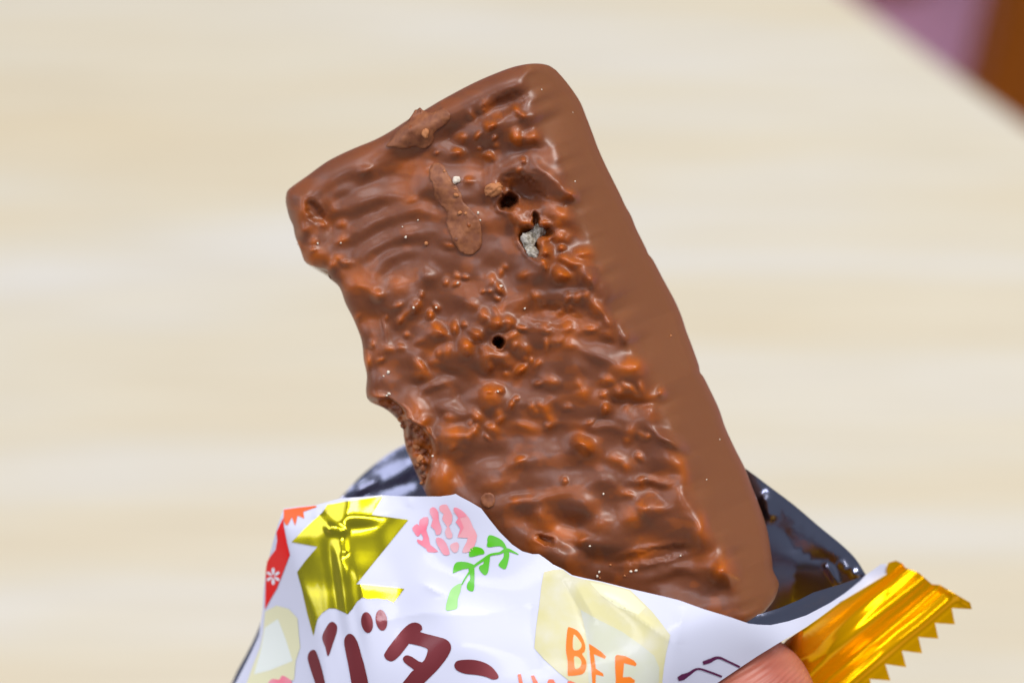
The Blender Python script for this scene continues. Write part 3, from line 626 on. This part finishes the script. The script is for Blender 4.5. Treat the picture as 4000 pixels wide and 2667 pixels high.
# tulip
for pts, c in ((((1365, 405), (1400, 375), (1420, 400), (1430, 440), (1405, 470), (1380, 440)), 0),
               (((1420, 345), (1480, 322), (1485, 370), (1470, 420), (1490, 480), (1500, 530), (1560, 582), (1482, 585), (1470, 560), (1410, 520), (1402, 490), (1440, 500), (1445, 470), (1422, 430)), 0),
               (((1500, 260), (1530, 250), (1560, 285), (1565, 350), (1585, 410), (1575, 450), (1545, 455), (1535, 420), (1505, 390), (1520, 340), (1500, 300)), 1),
               (((1570, 240), (1620, 228), (1640, 260), (1665, 310), (1660, 370), (1640, 390), (1665, 450), (1660, 480), (1625, 480), (1610, 430), (1625, 395), (1590, 340), (1600, 300), (1575, 280)), 2),
               (((1675, 265), (1690, 250), (1740, 275), (1790, 330), (1820, 400), (1850, 460), (1830, 540), (1800, 580), (1740, 588), (1755, 540), (1780, 480), (1705, 475), (1725, 410), (1690, 360), (1710, 330), (1680, 290)), 2),
               (((1675, 265), (1690, 250), (1740, 275), (1770, 320), (1720, 330), (1750, 400), (1705, 470), (1725, 410), (1690, 360), (1710, 330)), 1),
               (((1545, 480), (1580, 480), (1620, 520), (1645, 600), (1600, 605), (1570, 560), (1548, 520)), 1),
               (((1655, 525), (1700, 510), (1715, 540), (1700, 585), (1670, 585), (1650, 550)), 2)):
    ink('printed_petal', z4(pts), M_PK[c], 2, 0 if c != 1 else .6)
for pts, m_ in ((((1928, 480), (1945, 458), (1990, 470), (2040, 500), (2070, 550), (2060, 565), (2020, 540), (1930, 548), (1928, 510)), M_GRN), (((2050, 570), (2085, 580), (2090, 620), (2070, 700), (2050, 712), (2015, 690), (2015, 670), (2050, 620)), M_GRN),
                (((1800, 560), (1840, 545), (1890, 560), (1905, 595), (1870, 605), (1800, 622), (1790, 600)), M_GRN), (((1900, 630), (1945, 610), (1940, 680), (1930, 740), (1905, 758), (1870, 720), (1868, 690), (1900, 670)), M_GRN),
                (((1668, 738), (1680, 680), (1710, 658), (1780, 662), (1840, 690), (1800, 705), (1740, 715), (1680, 740)), M_GRN), (((1785, 700), (1825, 690), (1830, 780), (1825, 870), (1800, 878), (1775, 860), (1778, 820), (1800, 780)), M_GRN),
                (((1615, 1015), (1640, 900), (1670, 850), (1730, 820), (1725, 880), (1705, 940), (1700, 1005), (1660, 1020)), M_GRN2)):
    ink('printed_leaf', z4(pts), m_, 3, 0)
ink('printed_stem', stroke(0, z4([(1735, 830), (1770, 770), (1830, 690), (1900, 640), (1950, 605), (2020, 592), (2075, 568), (2160, 602)]), [4, 7, 9, 11, 9, 9, 14, 3]), M_GRN, 0, .5)
# letters
for pts in (((690, 1225), (715, 1160), (745, 1115), (772, 1108), (800, 1135), (798, 1185), (770, 1270), (735, 1365), (715, 1300)), ((582, 1380), (600, 1328), (635, 1318), (660, 1370), (690, 1470), (712, 1568), (735, 1680), (680, 1690), (640, 1568), (610, 1480)),
            ((860, 1230), (885, 1198), (920, 1205), (955, 1260), (985, 1360), (1010, 1450), (1035, 1568), (1040, 1680), (990, 1720), (930, 1670), (910, 1568), (890, 1450), (868, 1340), (856, 1270)),
            ((1160, 1340), (1200, 1280), (1280, 1180), (1340, 1125), (1390, 1112), (1430, 1130), (1440, 1165), (1430, 1185), (1540, 1215), (1620, 1240), (1655, 1285), (1645, 1340), (1600, 1410), (1540, 1480), (1450, 1568), (1330, 1680), (1240, 1700), (1220, 1650), (1290, 1568), (1360, 1480), (1375, 1465), (1310, 1415), (1295, 1380), (1320, 1358), (1360, 1368), (1440, 1410), (1480, 1330), (1460, 1300), (1350, 1272), (1330, 1285), (1270, 1360), (1220, 1400), (1180, 1395), (1155, 1365)),
            ((1680, 1435), (1700, 1400), (1760, 1390), (1830, 1392), (1900, 1410), (1960, 1445), (2005, 1500), (2008, 1530), (1970, 1540), (1920, 1520), (1850, 1505), (1760, 1495), (1700, 1470))):
    ink('printed_letter', z4(pts), M_MAR, 3, .4)
for ex, ey in ((1026, 1112), (1133, 1095)):
    ink('printed_mark', z4([(ex + 43 * math.cos(a) + 8 * math.sin(a), ey + 78 * math.sin(a)) for a in np.linspace(0, 2 * math.pi, 17)[:-1]]), M_MAR, 2, .4)
# butter block and its letters
ink('printed_butter', z5([(480, 606), (560, 586), (636, 582), (702, 634), (800, 664), (960, 690), (1200, 755), (1280, 830), (1380, 930), (1460, 1030), (1535, 1130), (1515, 1220), (1500, 1280), (1480, 1400), (1465, 1533), (1440, 1700), (1100, 1690), (800, 1600), (720, 1533), (600, 1440), (480, 1330), (402, 1240), (415, 1080), (440, 900), (460, 720)]), M_BUT, 0, 0, 'pale yellow butter block')
ink('printed_butter_face', z5([(790, 920), (950, 1010), (1130, 1100), (1300, 1220), (1400, 1300), (1442, 1400), (1430, 1690), (1100, 1680), (860, 1610), (840, 1300), (830, 1100)]), M_BUT2, 0, .5)
ink('printed_butter_top', z5([(860, 690), (1190, 762), (1330, 900), (1270, 960), (1100, 900), (960, 800)]), M_BUT3, 0, .5)
ink('printed_letter', z5([(680, 1075), (700, 1068), (760, 1095), (800, 1150), (825, 1220), (820, 1270), (800, 1290), (830, 1340), (835, 1400), (810, 1450), (760, 1465), (700, 1470), (680, 1460), (680, 1350), (665, 1260), (670, 1150)]), M_DAND, 3, 1.1)
for pts in ([(730, 1130), (765, 1160), (795, 1210), (780, 1250), (735, 1258), (722, 1220)], [(735, 1310), (775, 1320), (795, 1360), (780, 1400), (745, 1412), (735, 1370)]):
    ink('letter_counter', z5(pts), M_BUT, 3, 1.8)
ink('printed_letter', z5([(858, 1205), (880, 1215), (960, 1270), (1000, 1310), (990, 1330), (900, 1290), (915, 1410), (975, 1450), (980, 1475), (915, 1460), (912, 1533), (915, 1640), (990, 1690), (985, 1710), (890, 1680), (885, 1533), (875, 1400), (865, 1300)]), M_DAND, 0, 1.1)
ink('printed_letter', z5([(1075, 1310), (1090, 1295), (1160, 1305), (1230, 1340), (1255, 1370), (1245, 1390), (1150, 1365), (1140, 1480), (1200, 1478), (1240, 1505), (1235, 1530), (1150, 1535), (1150, 1640), (1240, 1660), (1240, 1690), (1070, 1680), (1080, 1500), (1075, 1400)]), M_DAND, 0, 1.1)
for pts in ([(262, 1458), (288, 1455), (305, 1530), (320, 1640), (292, 1640), (275, 1540)], [(372, 1470), (398, 1466), (428, 1520), (445, 1640), (415, 1645), (395, 1540)], [(300, 1545), (400, 1550), (402, 1575), (302, 1570)], [(520, 1500), (560, 1500), (640, 1650), (600, 1655), (540, 1550), (500, 1655), (465, 1650)], [(678, 1515), (705, 1512), (760, 1535), (775, 1580), (730, 1600), (730, 1660), (700, 1660)]):
    ink('printed_letter', z5(pts), M_CORAL, 0, .4)
ink('printed_antenna', stroke(0, z5([(1600, 1495), (1640, 1478), (1690, 1452), (1765, 1410), (1860, 1435), (1965, 1475)]), [16, 24, 14, 8, 8, 8]), M_PURP, 0, .4)
ink('printed_antenna', stroke(0, z5([(1808, 1362), (1860, 1345), (1935, 1316), (2020, 1350), (2115, 1395)]), [14, 17, 10, 8, 8]), M_PURP, 0, .4)
# butter on the folded side
ink('printed_butter', z4([(262, 1030), (350, 985), (440, 1010), (505, 1080), (525, 1300), (492, 1400), (480, 1540), (330, 1590), (110, 1610), (170, 1440), (225, 1300), (250, 1180)]), M_BUT3, 0, 0, 'pale butter print on the folded side')
ink('printed_butter_face', z4([(262, 1150), (360, 1085), (420, 1240), (470, 1400), (300, 1470), (180, 1500), (230, 1320)]), M_PALE, 0, .5)
ink('printed_flower', z4([(290, 1568), (320, 1535), (370, 1540), (390, 1510), (430, 1525), (465, 1560), (440, 1620), (330, 1630)]), M_PK[0], 3, 1)

# back of the pouch, silver inside
def bb(x, y):
    t, d = bar_frame(np.float64(x), np.float64(y)); return float(.24 * (d - 240) - 400)
ctrlB = [(x, y, bb(x, y) - 45) for x, y in ((1600, 1800), (1800, 2200), (2000, 2700), (2200, 1900), (2500, 2400), (2800, 1800), (2950, 2150), (2600, 2800))] + [(1330, 1945, -830), (1480, 1800, -840), (1560, 1747, -800), (1110, 2200, -800), (1000, 2490, -790), (915, 2667, -800), (700, 3250, -760), (2910, 1828, -425), (3060, 2020, -440), (3250, 2150, -445), (3380, 2246, -440), (3200, 2330, -490), (3100, 2400, -525), (2950, 2450, -530), (1600, 3100, -600), (2450, 3250, -560), (3000, 2550, -560)]
BT = TPS(ctrlB)
def B(x, y):
    z = BT(x, y)
    z = z + seg(x, y, (1400, 1900), (1650, 1780), 50, 26) + seg(x, y, (1370, 1960), (1600, 1880), 24, -14)
    z = z + seg(x, y, (3100, 2070), (3250, 2165), 22, 4) + seg(x, y, (3230, 2210), (3270, 2280), 13, 17) + seg(x, y, (3290, 2200), (3340, 2240), 11, 16)
    z = z + seg(x, y, (2990, 1950), (3010, 2010), 20, 22)
    z = z + fold(x, y, [(2960, 1900), (3080, 2010), (3220, 2120), (3370, 2235)], 30, 7) - fold(x, y, [(3000, 1990), (3090, 2120), (3190, 2180), (3330, 2225)], 26, 9) + fold(x, y, [(3100, 2130), (3110, 2240), (3090, 2350)], 34, 9) - fold(x, y, [(1420, 1960), (1480, 1880), (1590, 1800)], 26, 10)
    return z + 3 * vnoise(x / 190, y / 190, 131)
back_out = catmull([(690, 3250), (800, 2950), (905, 2667), (962, 2555), (1000, 2478), (1060, 2330), (1150, 2150), (1250, 2030), (1330, 1945), (1400, 1868), (1480, 1800), (1560, 1747), (1700, 1690), (2000, 1620), (2400, 1600), (2700, 1690), (2910, 1828), (3000, 1895), (3100, 1970), (3200, 2055), (3280, 2120), (3340, 2178), (3384, 2246)], 3)
back_out = [tuple(p) for p in back_out] + [(3300, 2330), (3150, 2430), (3000, 2540), (2800, 2700), (2500, 3000), (2450, 3250)]
back = sheet('back_film', back_out, B, 22, M_SILV, wrapper, 0, 'dark silver inside of the wrapper back')
# turned-in strip at the right of the opening
sheet('turned_in_edge', [Z6(*p) for p in [(385, 962), (470, 905), (620, 858), (760, 800), (860, 748), (1050, 690), (1237, 626), (1205, 672), (1150, 735), (1065, 808), (900, 900), (750, 948), (640, 975), (560, 985), (450, 985)]], lambda x, y: F(x, y) - 7 + seg(x, y, Z6(480, 930), Z6(900, 790), 16, 6), 12, M_SILV, wrapper, 0, 'turned-in silver edge of the opening', thick=0)

# gold end seal with pinked edge
GT = TPS([(3462, 2215, -450), (3640, 2280, -450), (3790, 2360, -430), (3600, 2550, -440), (3478, 2656, -440), (3330, 2740, -450), (3110, 2470, -170), (3280, 2350, -310), (3050, 2510, -420), (3110, 2640, -480), (3000, 2950, -560), (3200, 2560, -400), (3350, 2500, -420)])
def Gz(x, y):
    q = (x - 3214) * .649 + (y - 2667) * .761
    r = (x - 3214) * .761 - (y - 2667) * .649
    q = q + 3 * vnoise(r / 160, 0 * r, 141)
    m = smooth01((112 - q) / 40)
    z = GT(x, y) + m * (19 * np.cos(2 * np.pi * (q - 62) / 122) + 2.5 * np.cos(2 * np.pi * (q + 15) / 46)) - 10 * (1 - m) * smooth01((q - 90) / 60)
    z = z - .55 * softplus((y - 2286) * 1.0 - (x - 3672) * -.35, 8) * 0
    tip = smooth01((r - 620) / 60)
    return z + 14 * seg(x, y, (3680, 2290), (3790, 2356), 16, 1) + seg(x, y, (3440, 2540), (3400, 2660), 50, 9) + 1.0 * vnoise(x / 120, y / 120, 151)
seal = [(3462, 2222), (3470, 2197), (3500, 2188), (3525, 2200), (3537, 2216), (3590, 2236), (3615, 2258), (3640, 2280), (3672, 2283), (3790, 2352), (3796, 2378), (3718, 2374), (3730, 2437), (3652, 2432), (3666, 2493), (3588, 2487), (3602, 2550), (3523, 2540), (3540, 2604), (3458, 2592), (3478, 2656), (3398, 2650), (3412, 2715), (3330, 2705), (3340, 2770), (3260, 2760), (3150, 2820), (3090, 2740), (3070, 2640), (3020, 2560), (3070, 2500), (3110, 2473), (3150, 2448), (3200, 2413), (3280, 2353), (3380, 2293), (3464, 2242)]
sheet('end_seal', seal, Gz, 9, M_GOLD, wrapper, 0, 'gold crimped end of the wrapper with a zigzag edge')

# ------------------------------------------------------------------ hand
msk, nd, lk, bs = principled('skin', rough=.45)
bs.inputs['Subsurface Weight'].default_value = .25; bs.inputs['Subsurface Radius'].default_value = (1, .35, .2); bs.inputs['Subsurface Scale'].default_value = .0025
tc = nd.new('ShaderNodeTexCoord')
tn = nd.new('ShaderNodeTexNoise'); tn.inputs['Scale'].default_value = 160; tn.inputs['Detail'].default_value = 4; lk.new(tc.outputs['Object'], tn.inputs[0])
cr = nd.new('ShaderNodeValToRGB'); cr.color_ramp.elements[0].position = .3; cr.color_ramp.elements[0].color = srgb(174, 94, 76); cr.color_ramp.elements[1].position = .7; cr.color_ramp.elements[1].color = srgb(196, 120, 98)
lk.new(tn.outputs[0], cr.inputs[0]); lk.new(cr.outputs[0], bs.inputs['Base Color'])
wv = nd.new('ShaderNodeTexWave'); wv.inputs['Scale'].default_value = 560; wv.inputs['Distortion'].default_value = 5; wv.inputs['Detail'].default_value = 1.5; wv.inputs['Detail Scale'].default_value = .3
mp = nd.new('ShaderNodeMapping'); mp.inputs['Rotation'].default_value = (0, 0, math.radians(62)); lk.new(tc.outputs['Object'], mp.inputs[0]); lk.new(mp.outputs[0], wv.inputs[0])
bp = nd.new('ShaderNodeBump'); bp.inputs['Strength'].default_value = .22; bp.inputs['Distance'].default_value = .0002; lk.new(wv.outputs['Fac'], bp.inputs['Height']); lk.new(bp.outputs[0], bs.inputs['Normal'])

bones = [  # chains of x, y, z, radius
    [(2930, 2808, -275, 312), (2870, 3050, -262, 318), (2790, 3330, -270, 330), (2650, 3800, -420, 350), (2450, 4400, -650, 440), (2250, 5100, -850, 560)],
    [(2890, 2990, -880, 240), (2740, 3060, -1150, 262), (2480, 3200, -1420, 275), (2300, 3420, -1480, 290), (2000, 4050, -1230, 330), (2150, 5100, -900, 480)],
    [(2700, 3400, -1100, 250), (2540, 3430, -1420, 270), (2200, 3600, -1700, 285), (1780, 4250, -1280, 340), (2050, 5100, -900, 480)],
    [(2580, 3800, -1120, 240), (2420, 3830, -1420, 260), (2080, 3980, -1680, 275), (1640, 4520, -1250, 330), (1980, 5150, -900, 460)],
    [(2380, 4220, -1080, 205), (2250, 4230, -1330, 220), (1980, 4340, -1520, 235), (1600, 4800, -1130, 300), (1950, 5250, -900, 440)],
    [(2250, 5050, -850, 560), (2100, 5700, -900, 620), (2080, 6200, -950, 680), (2050, 7200, -1050, 860)],
    [(1980, 5150, -900, 460), (2060, 5750, -900, 600)]]
bm = bmesh.new(); bmesh.ops.create_icosphere(bm, subdivisions=3, radius=1)
SV = np.array([v_.co[:] for v_ in bm.verts]); SF = np.array([[v_.index for v_ in f_.verts] for f_ in bm.faces]); bm.free()
hv, hf, k = [], [], 0
for ch in bones:
    for (a, b) in zip(ch[:-1], ch[1:]):
        a = np.array(a, float); b = np.array(b, float); n = max(3, int(np.linalg.norm(b[:3] - a[:3]) / 60))
        for i in range(n + 1):
            q = a + (b - a) * i / n
            hv.append(SV * q[3] * S + np.array([(q[0] - 2000) * S, (1333.5 - q[1]) * S, q[2] * S])); hf.append(SF + k); k += len(SV)
me = mesh_np('hand', np.concatenate(hv), np.concatenate(hf))
hand = link('hand', me, msk); hand.matrix_world = HELD
m = hand.modifiers.new('skin_surface', 'REMESH'); m.mode = 'VOXEL'; m.voxel_size = .0009; m.use_smooth_shade = True
m = hand.modifiers.new('soften', 'SMOOTH'); m.factor = .5; m.iterations = 12
dg = bpy.context.evaluated_depsgraph_get()
me2 = bpy.data.meshes.new_from_object(hand.evaluated_get(dg)); hand.modifiers.clear(); hand.data = me2
if not me2.materials: me2.materials.append(msk)
hand['label'] = 'bare fingertip of a hand gripping the wrapper below the gold end'; hand['category'] = 'hand'
